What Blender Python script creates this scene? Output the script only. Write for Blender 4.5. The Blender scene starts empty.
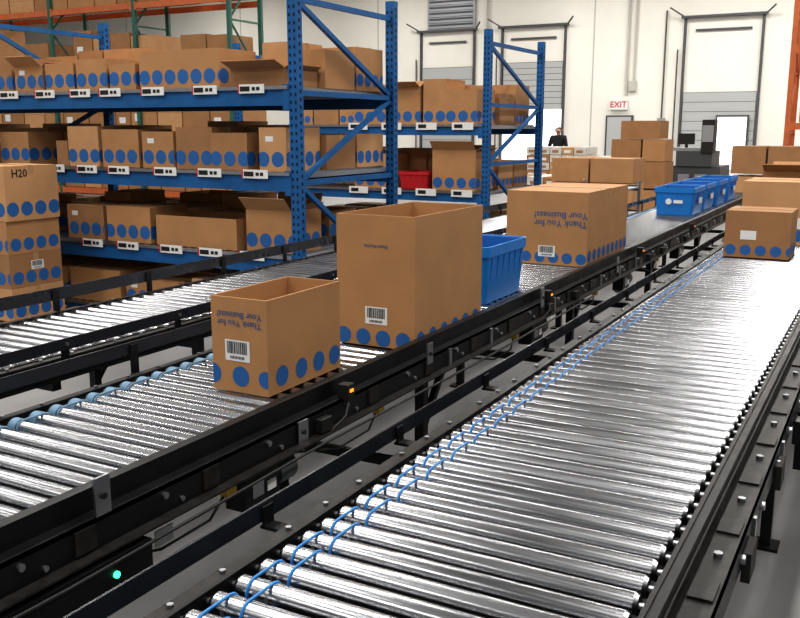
import bpy, math, random
from mathutils import Vector, Matrix
random.seed(7)
S=bpy.context.scene
try:
    S.view_settings.view_transform='Standard'
    S.view_settings.look='Medium High Contrast'
except Exception: pass

# ---------------- materials ----------------
def mat(name,col,rough=.5,metal=0.,var=0.,scale=8.,bump=0.,emit=None,stretch=None,rvar=0.,spec=.5):
    m=bpy.data.materials.new(name); m.use_nodes=True
    nt=m.node_tree; b=nt.nodes['Principled BSDF']
    b.inputs['Base Color'].default_value=(*col,1); b.inputs['Roughness'].default_value=rough
    b.inputs['Metallic'].default_value=metal
    b.inputs['Specular IOR Level'].default_value=spec
    if emit:
        b.inputs['Emission Color'].default_value=(*emit[0],1); b.inputs['Emission Strength'].default_value=emit[1]
    if var or bump or rvar:
        tc=nt.nodes.new('ShaderNodeTexCoord'); mp=nt.nodes.new('ShaderNodeMapping')
        nz=nt.nodes.new('ShaderNodeTexNoise'); nz.inputs['Scale'].default_value=scale; nz.inputs['Detail'].default_value=5
        nt.links.new(tc.outputs['Object'],mp.inputs['Vector']); nt.links.new(mp.outputs['Vector'],nz.inputs['Vector'])
        if stretch: mp.inputs['Scale'].default_value=stretch
        if var:
            cr=nt.nodes.new('ShaderNodeValToRGB')
            cr.color_ramp.elements[0].position=.3; cr.color_ramp.elements[1].position=.7
            cr.color_ramp.elements[0].color=(*[max(0,c*(1-var)) for c in col],1)
            cr.color_ramp.elements[1].color=(*[min(1,c*(1+var)) for c in col],1)
            nt.links.new(nz.outputs['Fac'],cr.inputs['Fac']); nt.links.new(cr.outputs['Color'],b.inputs['Base Color'])
        if rvar:
            mr=nt.nodes.new('ShaderNodeMapRange'); mr.inputs['To Min'].default_value=max(.02,rough-rvar); mr.inputs['To Max'].default_value=rough+rvar
            mr.inputs['From Min'].default_value=.3; mr.inputs['From Max'].default_value=.7
            nt.links.new(nz.outputs['Fac'],mr.inputs['Value']); nt.links.new(mr.outputs['Result'],b.inputs['Roughness'])
        if bump:
            bp=nt.nodes.new('ShaderNodeBump'); bp.inputs['Strength'].default_value=bump; bp.inputs['Distance'].default_value=.01
            nt.links.new(nz.outputs['Fac'],bp.inputs['Height']); nt.links.new(bp.outputs['Normal'],b.inputs['Normal'])
    return m
M={}
M['card']=mat('cardboard',(.45,.235,.10),.75,var=.07,scale=6)
M['card2']=mat('cardboard_light',(.54,.30,.14),.75,var=.07,scale=6)
M['card3']=mat('cardboard_dark',(.36,.185,.08),.8,var=.08,scale=6)
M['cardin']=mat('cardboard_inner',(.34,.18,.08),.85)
M['ink']=mat('blue_ink',(.022,.125,.36),.6)
M['inkt']=mat('blue_text_ink',(.06,.11,.24),.6)
M['white']=mat('label_white',(.8,.8,.78),.5)
M['blk']=mat('ink_black',(.012,.012,.012),.5)
M['tape']=mat('packing_tape',(.48,.29,.14),.25)
M['roll']=mat('zinc_roller',(.37,.375,.39),.22,1.,var=.10,scale=6,rvar=.04,stretch=(.5,9,3))
M['steel']=mat('galvanised_steel',(.42,.43,.45),.38,1.,var=.1,scale=20)
M['frame']=mat('black_powder_coat',(.008,.008,.009),.42,0,var=.3,scale=12,rvar=.08,spec=.28)
M['framew']=mat('worn_black_frame',(.022,.020,.019),.45,.1,var=.5,scale=30,spec=.3)
M['strip']=mat('guard_strip_dark',(.02,.022,.028),.32,0,rvar=.08,scale=9,spec=.4)
M['rubber']=mat('rubber_black',(.015,.015,.015),.6,spec=.3)
M['band']=mat('urethane_blue',(.03,.22,.56),.35)
M['bandl']=mat('urethane_pale_blue',(.14,.25,.36),.4)
M['rblue']=mat('rack_blue',(.016,.115,.31),.5,var=.15,scale=5,spec=.3)
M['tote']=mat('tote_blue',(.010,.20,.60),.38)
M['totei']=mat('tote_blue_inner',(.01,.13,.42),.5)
M['redp']=mat('red_plastic',(.5,.02,.025),.4)
M['orange']=mat('rack_orange',(.55,.14,.04),.5,var=.12)
M['green']=mat('rack_green',(.03,.12,.09),.5)
M['grey']=mat('shelf_grey',(.34,.35,.37),.45,.4)
M['yellow']=mat('yellow_plastic',(.75,.48,.03),.4)
M['hole']=mat('hole_black',(.004,.004,.006),.9)
M['led']=mat('green_led',(.0,.5,.15),.4,emit=((.05,1,.35),3))
M['ledo']=mat('orange_led',(.8,.25,.0),.4,emit=((1,.35,.02),1.2))
M['redsign']=mat('exit_red',(.6,.02,.02),.5)
M['doorp']=mat('dock_door_grey',(.46,.47,.46),.55)
M['doorl']=mat('door_line_dark',(.08,.08,.09),.5)
M['wallw']=mat('wall_paint',(.88,.85,.77),.8,var=.04,scale=.6)
M['walll']=mat('wall_joint',(.52,.50,.46),.8)
M['day']=mat('daylight_opening',(1,1,1),.5,emit=((1,1,1),1.2))
M['floor']=mat('concrete_floor',(.235,.235,.235),.38,0,var=.2,scale=1.2,rvar=.1)
M['ceil']=mat('ceiling_paint',(.30,.30,.30),.8)
M['skin']=mat('skin',(.42,.22,.14),.55)
M['hair']=mat('hair_black',(.01,.009,.008),.5)
M['cloth']=mat('cloth_black',(.014,.015,.02),.8)
M['jean']=mat('denim_dark',(.03,.045,.08),.8)
M['wood']=mat('pallet_wood',(.38,.24,.12),.8,var=.2,scale=4)
M['machine']=mat('machine_grey',(.07,.08,.085),.45)
M['wrap']=mat('white_carton',(.62,.58,.52),.6,var=.05)

# ---------------- mesh builder ----------------
class MB:
    def __init__(s,name):
        s.n=name;s.v=[];s.f=[];s.mi=[];s.sm=[];s.ml=[]
    def mid(s,m):
        if m not in s.ml: s.ml.append(m)
        return s.ml.index(m)
    def add(s,vs,fs,m,smooth=False):
        o=len(s.v); s.v+= [tuple(v) for v in vs]; k=s.mid(m)
        for f in fs:
            s.f.append([i+o for i in f]); s.mi.append(k); s.sm.append(smooth)
    def box(s,x0,x1,y0,y1,z0,z1,m):
        if x0>x1:x0,x1=x1,x0
        if y0>y1:y0,y1=y1,y0
        if z0>z1:z0,z1=z1,z0
        vs=[(x0,y0,z0),(x1,y0,z0),(x1,y1,z0),(x0,y1,z0),(x0,y0,z1),(x1,y0,z1),(x1,y1,z1),(x0,y1,z1)]
        s.add(vs,[(0,3,2,1),(4,5,6,7),(0,1,5,4),(1,2,6,5),(2,3,7,6),(3,0,4,7)],m)
    def beam(s,p0,p1,w,h,m,up=(0,0,1)):
        p0=Vector(p0);p1=Vector(p1);d=(p1-p0).normalized();u=Vector(up)
        if abs(d.dot(u))>.98:u=Vector((0,1,0))
        r=d.cross(u).normalized();u=r.cross(d).normalized()
        vs=[]
        for p in (p0,p1):
            for a,b in ((-1,-1),(1,-1),(1,1),(-1,1)): vs.append(p+r*a*w/2+u*b*h/2)
        s.add(vs,[(0,1,2,3),(7,6,5,4),(0,4,5,1),(1,5,6,2),(2,6,7,3),(3,7,4,0)],m)
    def cyl(s,p0,p1,r,m,seg=16,r2=None,caps=True):
        p0=Vector(p0);p1=Vector(p1);d=(p1-p0).normalized()
        a=Vector((0,0,1)) if abs(d.z)<.9 else Vector((1,0,0))
        u=d.cross(a).normalized();w=d.cross(u).normalized()
        if r2 is None:r2=r
        vs=[]
        for p,rr in ((p0,r),(p1,r2)):
            for i in range(seg):
                t=2*math.pi*i/seg; vs.append(p+(u*math.cos(t)+w*math.sin(t))*rr)
        s.add(vs,[(i,(i+1)%seg,seg+(i+1)%seg,seg+i) for i in range(seg)],m,True)
        if caps:
            s.add(vs[:seg],[tuple(range(seg))[::-1]],m); s.add(vs[seg:],[tuple(range(seg))],m)
    def tube(s,pts,r,m,seg=6,closed=False):
        pts=[Vector(p) for p in pts];n=len(pts);vs=[]
        for i,p in enumerate(pts):
            a=pts[(i-1)%n] if (closed or i>0) else p
            b=pts[(i+1)%n] if (closed or i<n-1) else p
            d=(b-a).normalized(); ax=Vector((1,0,0)) if abs(d.x)<.9 else Vector((0,0,1))
            u=d.cross(ax).normalized();w=d.cross(u).normalized()
            for j in range(seg):
                t=2*math.pi*j/seg; vs.append(p+(u*math.cos(t)+w*math.sin(t))*r)
        fs=[]
        for i in range(n if closed else n-1):
            k=(i+1)%n
            for j in range(seg):
                j2=(j+1)%seg; fs.append((i*seg+j,i*seg+j2,k*seg+j2,k*seg+j))
        s.add(vs,fs,m,True)
    def obj(s,parent=None,bevel=0):
        me=bpy.data.meshes.new(s.n); me.from_pydata(s.v,[],s.f)
        for m in s.ml: me.materials.append(M[m])
        me.polygons.foreach_set('material_index',s.mi); me.polygons.foreach_set('use_smooth',s.sm)
        me.update()
        o=bpy.data.objects.new(s.n,me); S.collection.objects.link(o)
        if parent:o.parent=parent
        if bevel:
            b=o.modifiers.new('bevel','BEVEL');b.width=bevel;b.segments=2;b.limit_method='ANGLE'
        return o
def empty(name,loc=(0,0,0)):
    e=bpy.data.objects.new(name,None); S.collection.objects.link(e); e.location=loc; e.empty_display_size=.1
    return e
_tc={}
def textgeo(t,size=1.,align='CENTER'):
    if (t,align) not in _tc:
        c=bpy.data.curves.new('t','FONT'); c.body=t; c.align_x=align; c.align_y='CENTER'; c.size=1; c.resolution_u=2
        c.space_line=.9; c.offset=.012
        o=bpy.data.objects.new('t',c); S.collection.objects.link(o)
        dg=bpy.context.evaluated_depsgraph_get(); me=bpy.data.meshes.new_from_object(o.evaluated_get(dg))
        _tc[(t,align)]=([tuple(v.co) for v in me.vertices],[tuple(p.vertices) for p in me.polygons])
        bpy.data.objects.remove(o); bpy.data.curves.remove(c); bpy.data.meshes.remove(me)
    vs,fs=_tc[(t,align)]
    return [(x*size,y*size) for x,y,z in vs],fs
class Face:
    def __init__(s,mb,o,u,v,n,w,h): s.mb=mb;s.o=Vector(o);s.u=Vector(u);s.v=Vector(v);s.n=Vector(n);s.w=w;s.h=h
    def P(s,a,b,e): return s.o+s.u*a+s.v*b+s.n*e
    def rect(s,a0,a1,b0,b1,m,e=.0015): s.mb.add([s.P(a0,b0,e),s.P(a1,b0,e),s.P(a1,b1,e),s.P(a0,b1,e)],[(0,1,2,3)],m)
    def disc(s,a,b,r,m='ink',e=.001,seg=28):
        pts=[]
        for i in range(seg):
            t=2*math.pi*i/seg; x=min(max(a+r*math.cos(t),0),s.w); y=min(max(b+r*math.sin(t),0),s.h); pts.append(s.P(x,y,e))
        s.mb.add(pts,[tuple(range(seg))],m)
    def text(s,t,a,b,size,m='inkt',flip=False,e=.002):
        vs,fs=textgeo(t,size); k=-1 if flip else 1
        s.mb.add([s.P(a+x*k,b+y*k,e) for x,y in vs],fs,m)
    def label(s,a,b,w,h):
        s.rect(a,a+w,b,b+h,'white')
        x=a+w*.08; rnd=random.Random(3)
        while x<a+w*.9:
            q=w*rnd.choice([.015,.03,.045]); s.rect(x,x+q,b+h*.35,b+h*.93,'blk',.0022); x+=q+w*rnd.choice([.018,.03])
        x=a+w*.2
        while x<a+w*.8: s.rect(x,x+w*.035,b+h*.1,b+h*.24,'blk',.0022); x+=w*.06
def faces(mb,x0,x1,y0,y1,z0,h):
    return dict(F=Face(mb,(x0,y0,z0),(1,0,0),(0,0,1),(0,-1,0),x1-x0,h),
                R=Face(mb,(x1,y0,z0),(0,1,0),(0,0,1),(1,0,0),y1-y0,h),
                L=Face(mb,(x0,y1,z0),(0,-1,0),(0,0,1),(-1,0,0),y1-y0,h),
                T=Face(mb,(x0,y0,z0+h),(1,0,0),(0,1,0),(0,0,1),x1-x0,y1-y0))
def cbox(mb,x0,x1,y0,y1,z0,h,kind='closed',circ=True,cm='card',r=.045,pitch=.115,zc=.07,start=.0,sides='FRL'):
    z1=z0+h;t=.006
    if kind=='closed':
        mb.box(x0,x1,y0,y1,z0,z1,cm)
        ym=(y0+y1)/2
        mb.box(x0+.001,x1-.001,ym-.002,ym+.002,z1,z1+.0015,'cardin')
        mb.box(x0-.001,x1+.001,ym-.025,ym+.025,z1+.0008,z1+.002,'tape')
        fr=faces(mb,x0,x1,y0,y1,z0,h)['R']; fr.rect(fr.w/2-.025,fr.w/2+.025,h-.06,h,'tape',.0008)
    else:
        mb.box(x0,x1,y0,y0+t,z0,z1,cm);mb.box(x0,x1,y1-t,y1,z0,z1,cm)
        mb.box(x0,x0+t,y0+t,y1-t,z0,z1,cm);mb.box(x1-t,x1,y0+t,y1-t,z0,z1,cm)
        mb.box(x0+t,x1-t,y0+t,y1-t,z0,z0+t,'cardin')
        if kind=='flaps':
            L=min(.13,(y1-y0)*.4);a=random.uniform(.2,.9);b=random.uniform(.3,1.)
            mb.beam((( x0+x1)/2,y0,z1),((x0+x1)/2,y0-L*math.cos(a),z1+L*math.sin(a)),x1-x0-.01,.005,cm)
            mb.beam(((x0+x1)/2,y1,z1),((x0+x1)/2,y1+L*math.cos(b)*.5,z1+L*math.sin(b)),x1-x0-.01,.005,cm)
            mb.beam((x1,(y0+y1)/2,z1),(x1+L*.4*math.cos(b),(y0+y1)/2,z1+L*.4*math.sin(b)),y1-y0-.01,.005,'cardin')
    F=faces(mb,x0,x1,y0,y1,z0,h)
    if circ:
        for k in sides:
            f=F[k];a=start+pitch*.45
            while a-r<f.w:
                f.disc(a,zc,r); a+=pitch
    return F

# ---------------- shell ----------------
mb=MB('floor'); mb.box(-52,14,-14,40,-.1,0,'floor'); mb.obj()
mb=MB('ceiling'); mb.box(-52,14,-14,40,9.5,9.6,'ceil'); mb.obj()
mb=MB('wall_back')
mb.box(-52,14,38.2,38.5,0,9.5,'wallw')
for x in (-38,-30.1,-22,-11.6,-3.2,5): mb.box(x,x+.05,38.185,38.2,0,9.5,'walll')
mb.obj()
mb=MB('wall_left'); mb.box(-52.3,-52,-14,40,0,9.5,'wallw'); mb.obj()
def dock(name,x0,x1,ptop,top=5.85,openz=0):
    mb=MB(name);y=38.19
    mb.box(x0,x0+.09,y-.12,y,0,top,'doorl');mb.box(x1-.09,x1,y-.12,y,0,top,'doorl')
    mb.box(x0-.1,x1+.1,y-.25,y-.05,top,top+.09,'doorl')
    mb.box(x0+.45,x1-.45,y-.08,y-.02,top-.5,top-.42,'doorl')
    n=8
    for i in range(n):
        a=openz+(ptop-openz)*i/n;b=openz+(ptop-openz)*(i+1)/n-.02
        mb.box(x0+.12,x1-.12,y-.07,y,a,b,'doorp')
        mb.box(x0+.12,x1-.12,y-.06,y,b,b+.02,'doorl')
    if openz: mb.box(x0+.12,x1-.12,y-.03,y,0,openz,'day')
    mb.cyl((x0-.2,y-.1,0),(x0-.2,y-.1,top*.8),.03,'doorl',8)
    mb.beam((x0+.1,y-.1,top),(x0-.5,y-.5,top+.4),.05,.05,'doorl')
    mb.beam((x1,y-.1,top),(x1+.4,y-.5,top+.3),.05,.05,'doorl')
    mb.obj()
dock('dock_door',-19.7,-16.95,4.3)
dock('dock_door',-15.7,-12.75,4.4,openz=2.4)
dock('dock_door',-7.9,-4.9,3.0)
mb=MB('wall_louver')
mb.box(-19.3,-16.95,38.05,38.19,5.95,7.5,'grey')
for i in range(12): mb.box(-19.2,-17.05,38.0,38.05,6.0+i*.125,6.06+i*.125,'doorl' if i%2 else 'grey')
mb.obj()
mb=MB('door_1'); mb.box(-10.9,-9.75,38.1,38.19,0,2.12,'doorl');mb.box(-10.82,-9.83,38.06,38.12,0,2.05,'doorp');mb.cyl((-9.95,38.0,1.0),(-9.95,38.1,1.0),.04,'steel',8);mb.obj()
mb=MB('door_2'); mb.box(-6.45,-5.2,37.98,38.05,0,2.1,'doorl');mb.box(-6.37,-5.28,37.95,38.0,0,2.02,'day');mb.obj()
mb=MB('exit_sign'); mb.box(-10.75,-10.0,38.02,38.19,2.35,2.75,'white')
Face(mb,(-10.75,38.02,2.35),(1,0,0),(0,0,1),(0,-1,0),.75,.4).text('EXIT',.375,.2,.34,'redsign',e=.01);mb.obj()
mb=MB('wall_conduit')
mb.cyl((-10.1,38.1,2.9),(-10.1,38.1,9.4),.05,'walll',8);mb.cyl((-9.8,38.1,3.5),(-9.8,38.1,9.4),.04,'walll',8);mb.box(-10.0,-9.7,38.05,38.19,3.1,3.5,'walll')
mb.cyl((-8.6,38.1,2.0),(-8.6,38.1,6.2),.035,'doorl',8);mb.box(-8.75,-8.45,38.02,38.19,1.5,2.0,'grey')
mb.cyl((-16.35,38.1,0.5),(-16.35,38.1,9.4),.05,'walll',8);mb.box(-16.6,-16.2,38.0,38.19,1.4,2.1,'grey')
mb.obj()

# ---------------- conveyors ----------------
ZR=.75;RR=.0245;PITCH=.074
def oring(mb,x,y,dy,m,skew=0.):
    r=RR+.0015;zc=ZR-RR;pts=[]
    for i in range(7):
        t=math.pi/2+math.pi*i/6; pts.append((x,y+r*math.cos(t),zc+r*math.sin(t)))
    for i in range(7):
        t=-math.pi/2+math.pi*i/6; pts.append((x+skew,y+dy+r*math.cos(t),zc+r*math.sin(t)))
    mb.tube(pts,.0033,m,5,True)
def conveyor(name,x0,x1,y0,y1,bands,lg,rg):
    e=empty(name)
    ro=MB('rollers');bd=MB('drive_bands')
    n=int((y1-y0)/PITCH)
    for i in range(n):
        y=y0+i*PITCH
        z=ZR-RR
        ro.cyl((x0+.012,y,z),(x1-.012,y,z),RR,'roll',24,caps=False)
        for a,b in ((x0+.012,x0+.004),(x1-.012,x1-.004)):
            ro.cyl((a,y,z),(b,y,z),RR,'roll',18,r2=RR*.82,caps=False)
            ro.cyl((a,y,z),(b,y,z),RR*.80,'rubber',14)
            ro.cyl((b,y,z),(b+(-.02 if b<a else .02),y,z),.0065,'steel',6)
        if bands=='right':
            for g in (.04,.085):
                ro.cyl((x0+g-.004,y,z),(x0+g+.004,y,z),RR+.0002,'steel',18,caps=False)
            oring(bd,x0+(.04 if i%2 else .085),y,PITCH,'band',.0)
        elif bands=='mid':
            if i%2: 
                oring(bd,x0+.06,y,PITCH,'bandl')
                ro.cyl((x0+.02,y,z),(x0+.05,y,z),RR+.003,'bandl',16)
                ro.cyl((x0+.02,y+PITCH,z),(x0+.05,y+PITCH,z),RR+.003,'bandl',16)
    ro.obj(e)
    if bd.v: bd.obj(e)
    fr=MB('side_frames')
    for sx,xx in ((-1,x0),(1,x1)):
        a=xx+sx*.012; b=xx+sx*.022
        fr.box(a,b,y0-.1,y1,ZR-.10,ZR-.004,'frame')
        fr.box(b,xx+sx*.055,y0-.1,y1,ZR-.014,ZR-.008,'framew')
        fr.box(b,xx+sx*.05,y0-.1,y1,ZR-.10,ZR-.094,'frame')
        y=y0
        k=0
        while y<y1:
            fr.cyl((xx+sx*.038,y,ZR-.008),(xx+sx*.038,y,ZR-.001),.007,'steel',6)
            fr.cyl((b,y,ZR-.06),(b+sx*.006,y,ZR-.06),.008,'steel',6)
            y+=PITCH*2 if k%3 else PITCH*3;k+=1
    fr.box(x0+.03,x1-.03,y0,y1,ZR-.098,ZR-.094,'frame')  # black pan added below the rollers to stand in for shade in the gaps
    y=y0+.4
    while y<y1:
        fr.box(x0,x1,y,y+.04,ZR-.15,ZR-.10,'frame'); y+=.8
    fr.obj(e)
    lg_=MB('legs')
    y=y0+.9
    while y<y1:
        for xx in (x0-.03,x1+.03):
            lg_.box(xx-.02,xx+.02,y-.02,y+.02,.01,ZR-.1,'frame');lg_.box(xx-.05,xx+.05,y-.05,y+.05,0,.012,'frame')
        lg_.box(x0-.03,x1+.03,y-.015,y+.015,.22,.26,'frame')
        lg_.beam((x0-.02,y,.36),(x0-.02,y+.25,ZR-.10),.025,.025,'frame')
        lg_.beam((x1+.02,y,.36),(x1+.02,y+.25,ZR-.10),.025,.025,'frame')
        y+=1.9
    lg_.obj(e)
    gd=MB('guard_rails')
    for g in (lg,rg):
        if not g: continue
        gx,w,za,zb,m,post=g
        gd.box(gx-w/2,gx+w/2,y0-.1,y1,za,zb,m)
        near=x0 if abs(gx-x0)<abs(gx-x1) else x1
        s=-1 if near==x0 else 1
        if post:
            y=y0+.15
            while y<y1:
                px=near+s*.03
                gd.box(min(px,gx),max(px,gx),y-.018,y+.018,ZR-.03,ZR-.022,'frame')
                gd.box(gx-s*(w/2+.006)-.003,gx-s*(w/2+.006)+.003,y-.018,y+.018,ZR-.03,zb-.008,'steel' if post==2 else 'frame')
                gd.cyl((gx+s*(w/2),y,(za+zb)/2),(gx+s*(w/2+.006),y,(za+zb)/2),.008,'steel',8)
                y+=.62
    gd.obj(e)
    return e
cr=conveyor('roller_conveyor',-1.05,-.34,.75,9.2,'right',(-1.175,.006,.735,.780,'strip',1),None)
cm=conveyor('roller_conveyor',-2.26,-1.62,.3,13,'mid',(-2.36,.006,.80,.845,'strip',1),(-1.552,.03,.745,.80,'frame',0))
cl=conveyor('roller_conveyor',-3.4,-2.78,.3,9.0,None,(-3.48,.006,.79,.85,'strip',1),(-2.70,.006,.775,.82,'strip',1))
d=MB('side_equipment')
xo=-1.545
d.box(xo,xo+.05,.2,13,.735,.745,'frame')
d.box(xo+.045,xo+.05,.2,13,.66,.745,'frame')
d.box(xo+.05,xo+.085,.2,13,.668,.673,'framew')
rn=random.Random(5)
y=.7
while y<13:
    d.cyl((xo+.05,y,.72),(xo+.058,y,.72),.009,'steel',8)
    d.cyl((xo+.05,y+.06,.69),(xo+.056,y+.06,.69),.007,'steel',8)
    d.box(xo+.05,xo+.056,y+.14,y+.2,.68,.735,'framew')
    if rn.random()<.4: d.box(xo+.05,xo+.075,y+.24,y+.30,.68,.72,'rubber')
    if rn.random()<.3: d.box(xo+.05,xo+.06,y+.34,y+.36,.67,.74,'steel')
    y+=.42
def plate(y,z0=.70,z1=.80,w=.045):
    d.box(xo+.052,xo+.058,y,y+w,z0,z1,'steel'); d.cyl((xo+.058,y+w/2,(z0+z1)/2),(xo+.064,y+w/2,(z0+z1)/2),.008,'blk',8)
plate(1.32,.75,.84);plate(2.10,.67,.74,.05);plate(2.95,.72,.80);plate(4.2,.72,.82);plate(5.6,.7,.8)
d.box(xo+.05,xo+.054,1.50,1.56,.60,.64,'steel');d.box(xo+.05,xo+.054,1.06,1.10,.60,.63,'white')
for y in (1.78,2.6,3.9,5.2,6.8):
    d.box(xo+.02,xo+.045,y,y+.04,.62,.66,'yellow'); d.tube([(xo+.03,y,.62),(xo+.05,y-.08,.59),(xo+.04,y-.25,.58),(xo+.02,y-.5,.64)],.004,'blk')
for y in (2.36,4.3,6.2,8): 
    d.box(xo+.03,xo+.07,y,y+.04,.74,.79,'rubber'); d.box(xo+.07,xo+.073,y+.01,y+.03,.765,.775,'ledo')
    d.tube([(xo+.06,y+.02,.74),(xo+.08,y-.03,.70),(xo+.07,y-.10,.67),(xo+.04,y-.15,.65)],.004,'blk')
for y in (1.85,4.1,5.8,7.5):
    d.box(xo-.02,xo+.05,y,y+.16,.55,.655,'frame'); d.box(xo+.05,xo+.054,y+.03,y+.08,.58,.63,'steel'); d.cyl((xo+.0,y+.18,.60),(xo+.0,y+.26,.60),.045,'machine',16)
    d.box(xo+.05,xo+.053,y+.10,y+.14,.58,.61,'white')
d.box(xo+.02,xo+.09,1.0,1.45,.585,.655,'frame')
d.cyl((xo+.09,1.335,.615),(xo+.096,1.335,.615),.008,'led',12)
d.tube([(xo+.09,.3,.655),(xo+.095,1.2,.645),(xo+.09,2.2,.655),(xo+.095,3.4,.645),(xo+.09,5,.655)],.005,'blk')
d.obj(cm)
d=MB('side_equipment')
xr=-.29
d.box(xr-.015,xr,.6,9.2,.70,.765,'frame')
d.box(xr,xr+.07,.6,9.2,.695,.702,'framew'); d.box(xr+.065,xr+.07,.6,9.2,.63,.702,'frame')
y=.9
while y<9:
    d.cyl((xr+.035,y,.702),(xr+.035,y,.712),.010,'steel',6)
    d.box(xr+.01,xr+.06,y+.12,y+.2,.702,.708,'framew')
    d.cyl((xr+.07,y+.1,.66),(xr+.08,y+.1,.66),.012,'steel',8)
    y+=.33
d.box(xr+.07,xr+.19,3.15,3.22,.56,.64,'frame');d.box(xr+.13,xr+.19,3.15,3.5,.58,.66,'machine');d.cyl((xr+.1,3.3,.60),(xr+.3,3.3,.60),.02,'blk',10);d.box(xr+.07,xr+.12,3.3,3.36,.42,.63,'frame')
for y in (1.4,2.0,2.6,4.4): d.box(xr+.07,xr+.09,y,y+.1,.60,.67,'rubber'); d.box(xr+.07,xr+.078,y+.16,y+.18,.60,.69,'steel')
y=.9
while y<9:
    d.box(-1.13,-1.105,y,y+.05,.68,.72,'machine'); d.cyl((-1.105,y+.2,.69),(-1.115,y+.2,.69),.012,'steel',8); y+=.45
d.obj(cr)

# ---------------- hero boxes ----------------
mb=MB('cardboard_box')
F=cbox(mb,-1.925,-1.70,2.24,2.67,.751,.315,'open',False)
for a in (.0,.115): F['F'].disc(a,.055,.034)
F['F'].disc(.215,.055,.028)
for a in (.075,.185,.29,.39): F['R'].disc(a,.055,.034)
F['F'].label(.055,.105,.10,.07)
F['F'].text('Thank You for\nYour Business!',.115,.245,.03,flip=True)
mb.obj()
mb=MB('cardboard_box')
F=cbox(mb,-1.92,-1.57,3.0,3.64,.751,.52,'open',False)
for i in range(4): F['F'].disc(.03+i*.09,.035,.033)
for i in range(6): F['R'].disc(.05+i*.105,.035,.034)
F['F'].label(.13,.09,.10,.07)
F['F'].text('Please Recycle',.18,.40,.018,flip=True)
mb.obj()
mb=MB('cardboard_box')
F=cbox(mb,-2.17,-1.635,5.42,6.35,.751,.46,'closed',False,cm='card')
for i in range(6): F['F'].disc(.05+i*.09,.045,.034)
for i in range(9): F['R'].disc(.06+i*.105,.06,.036)
F['F'].label(.22,.05,.11,.07)
F['F'].text('Thank You for\nYour Business!',.36,.29,.058,flip=True)
mb.obj()
mb=MB('cardboard_box')
F=cbox(mb,-.97,-.56,6.35,6.75,.751,.31,'closed',True,r=.035,pitch=.095,zc=.05,cm='card3');F['F'].rect(.1,.2,.12,.18,'white');mb.obj()
mb=MB('cardboard_box')
F=cbox(mb,-.99,-.42,7.2,7.8,.751,.46,'closed',True,cm='card2');F['F'].rect(.3,.42,.12,.2,'white');mb.obj()
mb=MB('cardboard_box')
F=cbox(mb,-.98,-.5,8.2,8.8,.751,.5,'flaps',True,cm='card');mb.obj()

# ---------------- totes ----------------
def rring(cx,cy,w,d,r,z,n=5):
    pts=[]
    for (sx,sy,a0) in ((1,1,0),(-1,1,90),(-1,-1,180),(1,-1,270)):
        for i in range(n+1):
            t=math.radians(a0+90*i/n); pts.append((cx+sx*(w/2-r)+r*math.cos(t),cy+sy*(d/2-r)+r*math.sin(t),z))
    return pts
def tote(name,x0,x1,y0,y1,z0,h,m='tote',mi='totei',txt=None):
    mb=MB(name);cx=(x0+x1)/2;cy=(y0+y1)/2;w=x1-x0;d=y1-y0
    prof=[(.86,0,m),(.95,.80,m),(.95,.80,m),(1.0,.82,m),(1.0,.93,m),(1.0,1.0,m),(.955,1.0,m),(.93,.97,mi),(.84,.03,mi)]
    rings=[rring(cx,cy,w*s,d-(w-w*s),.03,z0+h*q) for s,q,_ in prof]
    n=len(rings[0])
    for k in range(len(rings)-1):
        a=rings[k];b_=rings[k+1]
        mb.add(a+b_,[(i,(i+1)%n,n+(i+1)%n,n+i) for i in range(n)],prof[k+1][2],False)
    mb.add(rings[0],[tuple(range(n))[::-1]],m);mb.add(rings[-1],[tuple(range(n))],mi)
    for i in range(6):
        yy=y0+d*(.14+i*.144)
        mb.beam((x1-.01-.07*w,yy,z0+.01),(x1-.025*w,yy,z0+h*.8),.012,.012,m)
        mb.beam((x0+.01+.07*w,yy,z0+.01),(x0+.025*w,yy,z0+h*.8),.012,.012,m)
    for i in range(4):
        xx=x0+w*(.2+i*.2)
        mb.beam((xx,y0+.01+.07*w,z0+.01),(xx,y0+.025*w,z0+h*.8),.012,.012,m)
    if txt:
        f=Face(mb,(x1-.018*w,y0,z0),(0,1,0),(0,0,1),(1,0,0),d,h)
        f.rect(d*.35,d*.65,h*.4,h*.62,'white',.012)
        f=Face(mb,(x0,y0,z0),(1,0,0),(0,0,1),(0,-1,0),w,h)
        f.disc(w*.38,h*.5,h*.11,'white',.004); f.rect(w*.5,w*.72,h*.44,h*.56,'white',.004)
    return mb.obj()
tote('plastic_tote',-2.02,-1.68,3.97,4.5,.751,.285)
for i,(x,y) in enumerate([(-2.10,9.15),(-2.11,9.85),(-2.10,10.55),(-2.1,11.3)]):
    tote('plastic_tote',x,x+.40,y,y+.58,.751,.27,txt=1)

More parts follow.
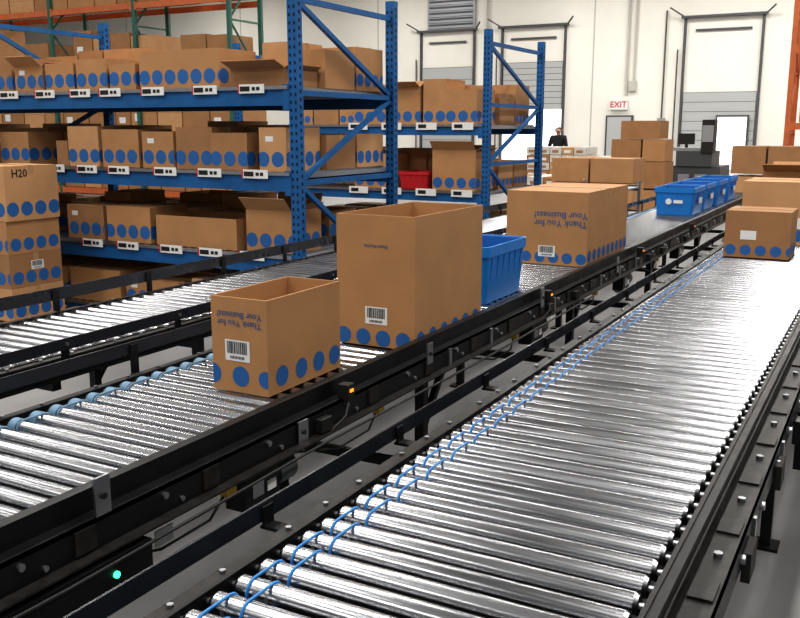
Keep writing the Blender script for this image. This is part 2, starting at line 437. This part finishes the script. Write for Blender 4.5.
# ---------------- racks ----------------
def rack(name,xs,y0,y1,top,levels,bm,um,holes=True,beamh=.10,deck=True,pw=.08,braces=True):
    mb=MB(name)
    for x in xs:
        for yy in (y0,y1):
            mb.box(x-pw/2,x+pw/2,yy-.035,yy+.035,0.01,top,um)
            mb.box(x-pw*.8,x+pw*.8,yy-.07,yy+.07,0,.012,um)
            if holes:
                z=.12
                while z<top-.05:
                    for dx in (-.02,.02):
                        mb.box(x+dx-.007,x+dx+.007,yy-.0365,yy-.034,z,z+.022,'hole')
                    mb.box(x+pw/2-.001,x+pw/2+.0012,yy-.009,yy+.009,z+.02,z+.045,'hole')
                    z+=.055
        if braces:
            zs=[.3,1.2,1.85,2.5] if top<3 else [.3+i*1.2 for i in range(int(top/1.2))]
            for z in zs: mb.beam((x,y0,z),(x,y1,z),.035,.04,um)
            for i in range(len(zs)-1):
                a,b=(y0,y1) if i%2 else (y1,y0)
                mb.beam((x,a,zs[i]),(x,b,zs[i+1]),.035,.035,um)
    for i in range(len(xs)-1):
        a,b=min(xs[i],xs[i+1])+pw/2,max(xs[i],xs[i+1])-pw/2
        for z in levels:
            mb.box(a,b,y0-.03,y0+.02,z-beamh,z,bm);mb.box(a,b,y1-.02,y1+.03,z-beamh,z,bm)
            mb.box(a-.005,a+.05,y0-.04,y0-.03,z-beamh-.03,z+.03,bm);mb.box(b-.05,b+.005,y0-.04,y0-.03,z-beamh-.03,z+.03,bm)
            if deck:
                mb.box(a,b,y0+.02,y1-.02,z-.03,z,'grey')
                mb.box(a,b,y0-.05,y0-.03,z-.005,z+.02,'steel')
                n=int((b-a)/.09)
                for k in range(n):
                    xx=a+(b-a)*(k+.5)/n
                    mb.box(xx-.012,xx+.012,y0-.03,y1,z,z+.018,'steel')
    return mb
AX=-3.85
LV=[.10,.64,1.26,1.88]
mb=rack('flow_rack',[AX,-7.2,-10.6],5.5,6.92,2.64,LV,'rblue','rblue',beamh=.12)
def px2x(p): return -7.03+p*.0110
def shelflabels(mb,pos,z,y):
    for p in pos:
        x=px2x(p)
        f=Face(mb,(x-.12,y-.055,z-.03),(1,0,0),(0,0,1),(0,-1,0),.24,.06)
        mb.box(x-.12,x+.12,y-.055,y-.05,z-.03,z+.035,'white')
        f.rect(.02,.11,.015,.05,'blk',.002); f.rect(.13,.16,.02,.045,'blk',.002);f.rect(.17,.2,.02,.045,'blk',.002)
        f.rect(.0,.012,.0,.065,'redsign',.002)
shelflabels(mb,[-30,16,57,95,126,168,216,256],LV[3],5.5)
shelflabels(mb,[-20,30,62,97,130,176,217,257],LV[2],5.5)
shelflabels(mb,[20,98,135,178,215,252],LV[1],5.5)
mb.obj()
mb=MB('shelved_cardboard_boxes')
zb={i:LV[i]+.02 for i in range(4)}
pxm=.0078
def srow(lv,items,y0=5.52,dep=.44):
    for p0,p1,hp,kind,circ in items:
        x0=px2x(p0)+.008;x1=px2x(p1)-.008
        h=hp*pxm*random.uniform(.93,1.05)
        F=cbox(mb,x0,x1,y0+random.uniform(-.02,.05),y0+dep,zb[lv],h,kind,circ,cm=random.choice(['card','card','card2','card3']),r=.056,pitch=.132,zc=.09,start=random.uniform(-.03,.02))
        if random.random()<.35: F['F'].rect(.06,.13,h*.68,h*.68+.04,'white')
srow(3,[(-75,-30,38,'closed',1),(-28,16,40,'closed',1),(18,51,28,'flaps',1),(53,85,30,'closed',1),(86,119,34,'closed',1),(121,148,26,'open',1),(151,226,40,'closed',1),(232,279,17,'flaps',0)])
srow(2,[(-75,-32,35,'closed',1),(-25,22,38,'closed',1),(53,67,28,'closed',0),(69,103,42,'closed',1),(104,143,40,'closed',1),(146,178,38,'open',1),(179,214,42,'closed',1),(215,248,36,'closed',1),(256,280,42,'closed',1)])
srow(1,[(-75,-35,35,'closed',1),(0,25,35,'closed',1),(64,105,38,'closed',1),(108,154,40,'closed',1),(158,235,33,'open',0),(239,280,42,'flaps',1)])
srow(0,[(-60,-10,30,'closed',1),(20,60,38,'closed',1),(64,120,36,'closed',0),(125,180,30,'closed',1),(190,230,38,'closed',1),(235,282,30,'closed',0)])
for lv in range(4):
    for ry in (5.98,6.44):
        x=-3.91
        while x>-10.3:
            w=random.uniform(.28,.5);hh=random.uniform(.20,.38)
            if random.random()<.8: cbox(mb,x-w+.02,x,ry,ry+.43,zb[lv],hh,random.choice(['closed','open']) if ry>6.2 else 'closed',random.random()<.7,cm=random.choice(['card','card2','card3']),r=.052,pitch=.125,zc=.085)
            x-=w
mb.obj()
mb=rack('flow_rack',[-3.98,-7.4],9.3,10.96,2.64,[.10,.88,1.62],'rblue','rblue')
for z in (1.62,.88):
    for x in (-4.25,-4.7,-5.15,-5.6):
        mb.box(x-.13,x+.13,9.245,9.25,z-.04,z+.04,'white'); mb.box(x-.1,x,9.243,9.245,z-.02,z+.02,'blk')
mb.obj()
mb=MB('shelved_cardboard_boxes')
for z,its in ((1.64,[(-5.2,-4.82,.42,'flaps'),(-4.78,-4.5,.50,'closed'),(-4.5,-4.12,.38,'closed'),(-5.7,-5.25,.4,'closed')]),(.90,[(-4.66,-4.12,.46,'flaps'),(-5.7,-5.25,.4,'closed')]),(.12,[(-4.6,-4.2,.4,'closed'),(-5.3,-4.8,.45,'closed')])):
    for x0,x1,h,k in its: cbox(mb,x0,x1,9.33,9.85,z,h,k,True,r=.06,pitch=.15,zc=.09)
    for ry in (9.9,10.4):
        x=-4.08
        while x>-7:
            w=random.uniform(.35,.55); cbox(mb,x-w+.02,x,ry,ry+.45,z,random.uniform(.3,.5),'closed',random.random()<.7,cm=random.choice(['card','card3'])); x-=w
mb.obj()
tote('red_storage_bin',-5.1,-4.70,9.3,9.8,.905,.2,'redp','redp')

mb=MB('stacked_cardboard_boxes')
SX=-.52
mb.box(-6.5+SX,-5.35+SX,4.55,5.3,0,.04,'wood')
for i in range(5): mb.box(-6.5+SX+i*.25,-6.38+SX+i*.25,4.55,5.3,.09,.11,'wood')
mb.box(-6.5+SX,-5.35+SX,4.6,4.68,.04,.09,'wood');mb.box(-6.5+SX,-5.35+SX,5.15,5.23,.04,.09,'wood')
F=cbox(mb,-5.92+SX,-5.40+SX,4.6,5.1,.895,.42,'closed',True,cm='card2',r=.055,pitch=.13,zc=.09)
F['R'].text('H20',.14,.36,.085,'blk')
cbox(mb,-6.46+SX,-5.96+SX,4.6,5.1,.895,.40,'closed',True,cm='card')
for k,(z,h) in enumerate(((.11,.26),(.372,.26),(.634,.258))):
    x=-6.46+SX
    for w in ((.45,.6),(.62,.43),(.5,.55))[k]:
        F=cbox(mb,x,x+w-.01,4.6,5.1,z,h,'closed',True,cm=random.choice(['card','card2','card3']),r=.05,pitch=.12,zc=.075,start=.02); x+=w
        if k==1:F['R'].label(.2,.13,.12,.07)
mb.obj()

# ---------------- background ----------------
def fillrack(name,xs0,xs1,y0,levels,dep=.9,seed=1):
    rn=random.Random(seed);mb=MB(name)
    for z in levels:
        x=xs0
        while x<xs1:
            w=rn.uniform(.45,.95);h=rn.uniform(.4,.95)
            if rn.random()<.92:
                cm=rn.choice(['card','card3','card3','card2'])
                mb.box(x,x+w-.04,y0,y0+dep,z+.01,z+h,cm)
                f=Face(mb,(x,y0,z),(1,0,0),(0,0,1),(0,-1,0),w-.04,h)
                if rn.random()<.4: f.rect(.1,.3,h*.3,h*.5,'white')
                f.rect(0,w-.04,h*.5,h*.51,'cardin')
            x+=w
    return mb.obj()
LO=[.15,1.5,3.15,4.4]
xs=[-12.9-i*2.75 for i in range(7)]
mb=rack('pallet_rack',xs,16,17.1,6.0,LO,'orange','green',holes=False,beamh=.13,deck=False,pw=.1);mb.obj()
fillrack('racked_cartons',xs[-1]+.2,xs[0]-.2,16.05,LO,seed=4)
mb=rack('pallet_rack',[-2.0,.8,3.6],20,21.1,5.6,[.15,1.7,3.2,4.7],'orange','orange',holes=False,beamh=.13,deck=False,pw=.1);mb.obj()
fillrack('racked_cartons',-1.8,3.3,20.05,[.15,1.7,3.2],seed=9)

def pallet(mb,x0,x1,y0,y1):
    for i in range(7):
        a=x0+(x1-x0)*i/7; mb.box(a,a+(x1-x0)/7*.75,y0,y1,.11,.13,'wood')
    for yy in (y0,(y0+y1)/2-.04,y1-.08): mb.box(x0,x1,yy,yy+.08,.0,.11,'wood')
mb=MB('palletised_cartons'); pallet(mb,-4.4,-3.3,15.4,16.4)
for z,its in ((.13,((-4.35,-3.85),(-3.82,-3.35))),(.6,((-4.35,-3.9),(-3.86,-3.38))),(1.05,((-4.3,-3.8),(-3.77,-3.4))),(1.42,((-4.15,-3.5),))):
    for a,b_ in its: cbox(mb,a,b_,15.45,16.1,z,.44 if z<1 else (.36 if z<1.4 else .30),'closed',False,cm=random.choice(['card','card3','card2']))
mb.obj()
mb=MB('palletised_cartons'); pallet(mb,-4.5,-3.2,12.8,13.9)
for z in (.13,.48,.83):
    for a,b_ in ((-4.45,-3.9),(-3.87,-3.25)): cbox(mb,a,b_,12.85,13.5,z,.34,'closed',False,cm=random.choice(['card','card2']))
mb.obj()
def flatpile(x0,x1,y0,top,seed):
    rn=random.Random(seed); mb=MB('palletised_cartons'); pallet(mb,x0,x1,y0,y0+1.1)
    z=.13
    while z<top:
        x=x0+.03
        while x<x1-.3:
            cm=rn.choice(['wrap','wrap','card2','card3']); mb.box(x,x+.27,y0+.05,y0+.95,z,z+.165,cm)
            Face(mb,(x,y0+.05,z),(1,0,0),(0,0,1),(0,-1,0),.27,.165).rect(.05,.2,.04,.10,'card3' if cm=='wrap' else 'white')
            x+=.285
        z+=.175
    mb.obj()
flatpile(-7.6,-6.1,20,1.05,2);flatpile(-6.0,-5.0,19.0,.9,3);flatpile(-5.6,-4.6,14.0,.75,5)
mb=MB('palletised_cartons'); pallet(mb,-2.1,-.6,13.5,14.6)
for z in (.13,.55,.97):
    for a,b_ in ((-2.05,-1.6),(-1.57,-1.1),(-1.07,-.65)): cbox(mb,a,b_,13.55,14.1,z,.38,'closed',False,cm=random.choice(['card','card2','card3']))
mb.obj()
mb=MB('steel_cart')
for x in (-3.5,-2.8):
    for y in (10.6,11.4):
        mb.cyl((x,y,.1),(x,y,.95),.018,'steel',8);mb.cyl((x-.02,y,.06),(x+.02,y,.06),.06,'rubber',14)
for z in (.2,.55,.86):
    mb.box(-3.5,-2.8,10.6,11.4,z,z+.02,'grey')
    for y in (10.6,11.4): mb.box(-3.5,-2.8,y-.01,y+.01,z-.03,z+.04,'machine')
mb.box(-3.4,-3.1,10.65,10.95,.57,.78,'wrap');mb.box(-3.05,-2.85,10.65,10.95,.57,.72,'card3');mb.box(-3.4,-3.0,10.7,11.1,.22,.45,'card');mb.obj()
mb=MB('packing_machine')
mb.box(-3.75,-2.85,17.6,18.7,.0,.90,'machine');mb.box(-3.65,-3.0,17.55,18.4,.90,1.18,'machine')
mb.box(-3.2,-2.98,17.5,17.8,1.15,1.75,'blk');mb.box(-3.19,-2.99,17.49,17.5,1.35,1.65,'grey')
mb.box(-3.75,-3.2,17.6,18.1,1.18,1.24,'grey')
mb.box(-3.8,-3.75,17.65,18.5,.5,.8,'yellow')
for x in (-3.6,-3.3,-3.0): mb.box(x,x+.2,17.58,17.6,.3,.75,'grey')
mb.cyl((-3.5,17.7,1.2),(-3.5,17.7,1.45),.03,'blk',8);mb.box(-3.65,-3.35,17.66,17.7,1.3,1.5,'blk');mb.obj()

# ---------------- person ----------------
def skin(name,verts,edges,radii,m,parent,root=0,sub=2):
    me=bpy.data.meshes.new(name);me.from_pydata(verts,edges,[]);o=bpy.data.objects.new(name,me);S.collection.objects.link(o)
    me.materials.append(M[m])
    md=o.modifiers.new('skin','SKIN');md.use_smooth_shade=True
    for i,v in enumerate(me.skin_vertices[0].data):
        r=radii[i]; v.radius=(r,r) if not isinstance(r,tuple) else r; v.use_root=(i==root)
    sb=o.modifiers.new('sub','SUBSURF');sb.levels=sub;sb.render_levels=sub
    o.parent=parent;return o
P=empty('warehouse_worker',(-7.68,22.6,0))
V=[(0,0,.93),(0,.01,1.12),(0,.0,1.32),(0,0,1.42),(-.17,0,1.37),(-.23,-.03,1.10),(-.20,-.22,.98),(.17,0,1.37),(.23,-.03,1.10),(.20,-.22,.98)]
E=[(0,1),(1,2),(2,3),(2,4),(4,5),(5,6),(2,7),(7,8),(8,9)]
skin('shirt',V,E,[.15,.135,.15,.06,.065,.05,.037,.065,.05,.037],'cloth',P)
V=[(0,0,.93),(-.09,0,.86),(-.10,-.02,.50),(-.10,.02,.09),(.09,0,.86),(.10,-.03,.50),(.10,.02,.09)]
skin('trousers',V,[(0,1),(1,2),(2,3),(0,4),(4,5),(5,6)],[.14,.095,.062,.045,.095,.062,.045],'jean',P)
for s in (-1,1):
    skin('shoe_%d'%(s+2),[(s*.10,.04,.04),(s*.10,-.06,.04),(s*.11,-.16,.03)],[(0,1),(1,2)],[.04,.042,.03],'blk',P)
    hx,hy,hz=s*.20,-.22,.98
    skin('hand_%d'%(s+2),[(hx,hy,hz),(hx,hy-.05,hz-.01),(hx,hy-.09,hz-.015)],[(0,1),(1,2)],[.025,(.02,.035),(.018,.035)],'skin',P)
    for j in range(4):
        o=(j-1.5)*.019
        L=(.065,.075,.07,.055)[j]
        skin('finger_%d_%d'%(s+2,j),[(hx+o,hy-.08,hz-.015),(hx+o,hy-.08-L*.6,hz-.025),(hx+o,hy-.08-L,hz-.05)],[(0,1),(1,2)],[.009,.008,.007],'skin',P)
    skin('thumb_%d'%(s+2),[(hx-s*.02,hy-.03,hz),(hx-s*.045,hy-.06,hz+.0),(hx-s*.05,hy-.09,hz-.01)],[(0,1),(1,2)],[.012,.01,.008],'skin',P)
skin('head',[(0,0,1.40),(0,-.005,1.47),(0,-.015,1.52),(0,.0,1.58)],[(0,1),(1,2),(2,3)],[.055,.055,.075,.088],'skin',P,root=1)
skin('hair',[(0,.035,1.52),(0,.03,1.58),(0,.015,1.615)],[(0,1),(1,2)],[.07,.095,.085],'hair',P)
fb=MB('face_features')
for s in (-1,1):
    fb.cyl((s*.03,-.087,1.56),(s*.03,-.094,1.56),.011,'white',10);fb.cyl((s*.03,-.094,1.56),(s*.03,-.096,1.56),.006,'blk',8)
    fb.cyl((s*.08,0,1.55),(s*.095,.01,1.55),.022,'skin',10)
fb.beam((0,-.085,1.56),(0,-.108,1.525),.018,.02,'skin');fb.box(-.022,.022,-.094,-.085,1.49,1.498,'redp')
fb.obj(P)

# ---------------- lights ----------------
W=bpy.data.worlds.new('w');S.world=W;W.use_nodes=True
W.node_tree.nodes['Background'].inputs[0].default_value=(.95,.97,1,1);W.node_tree.nodes['Background'].inputs[1].default_value=.28
for ix,x in enumerate((-30,-20,-12,-6,-1,5)):
    for y in (-6,0,5,10,17,25,33):
        l=bpy.data.lights.new('ceiling_light','AREA');l.shape='RECTANGLE';l.size=.6;l.size_y=3.0;l.energy=320 if y>=25 else 182;l.color=(1,.975,.935)
        o=bpy.data.objects.new('ceiling_light',l);S.collection.objects.link(o);o.location=(x,y,8.6)
# ---------------- camera ----------------
c=bpy.data.cameras.new('camera');c.lens=40.5;c.sensor_width=36;c.clip_end=200
co=bpy.data.objects.new('camera',c);S.collection.objects.link(co);co.location=(0,0,1.6)
co.rotation_euler=(math.radians(90-11.37),0,math.atan(500/918.));S.camera=co
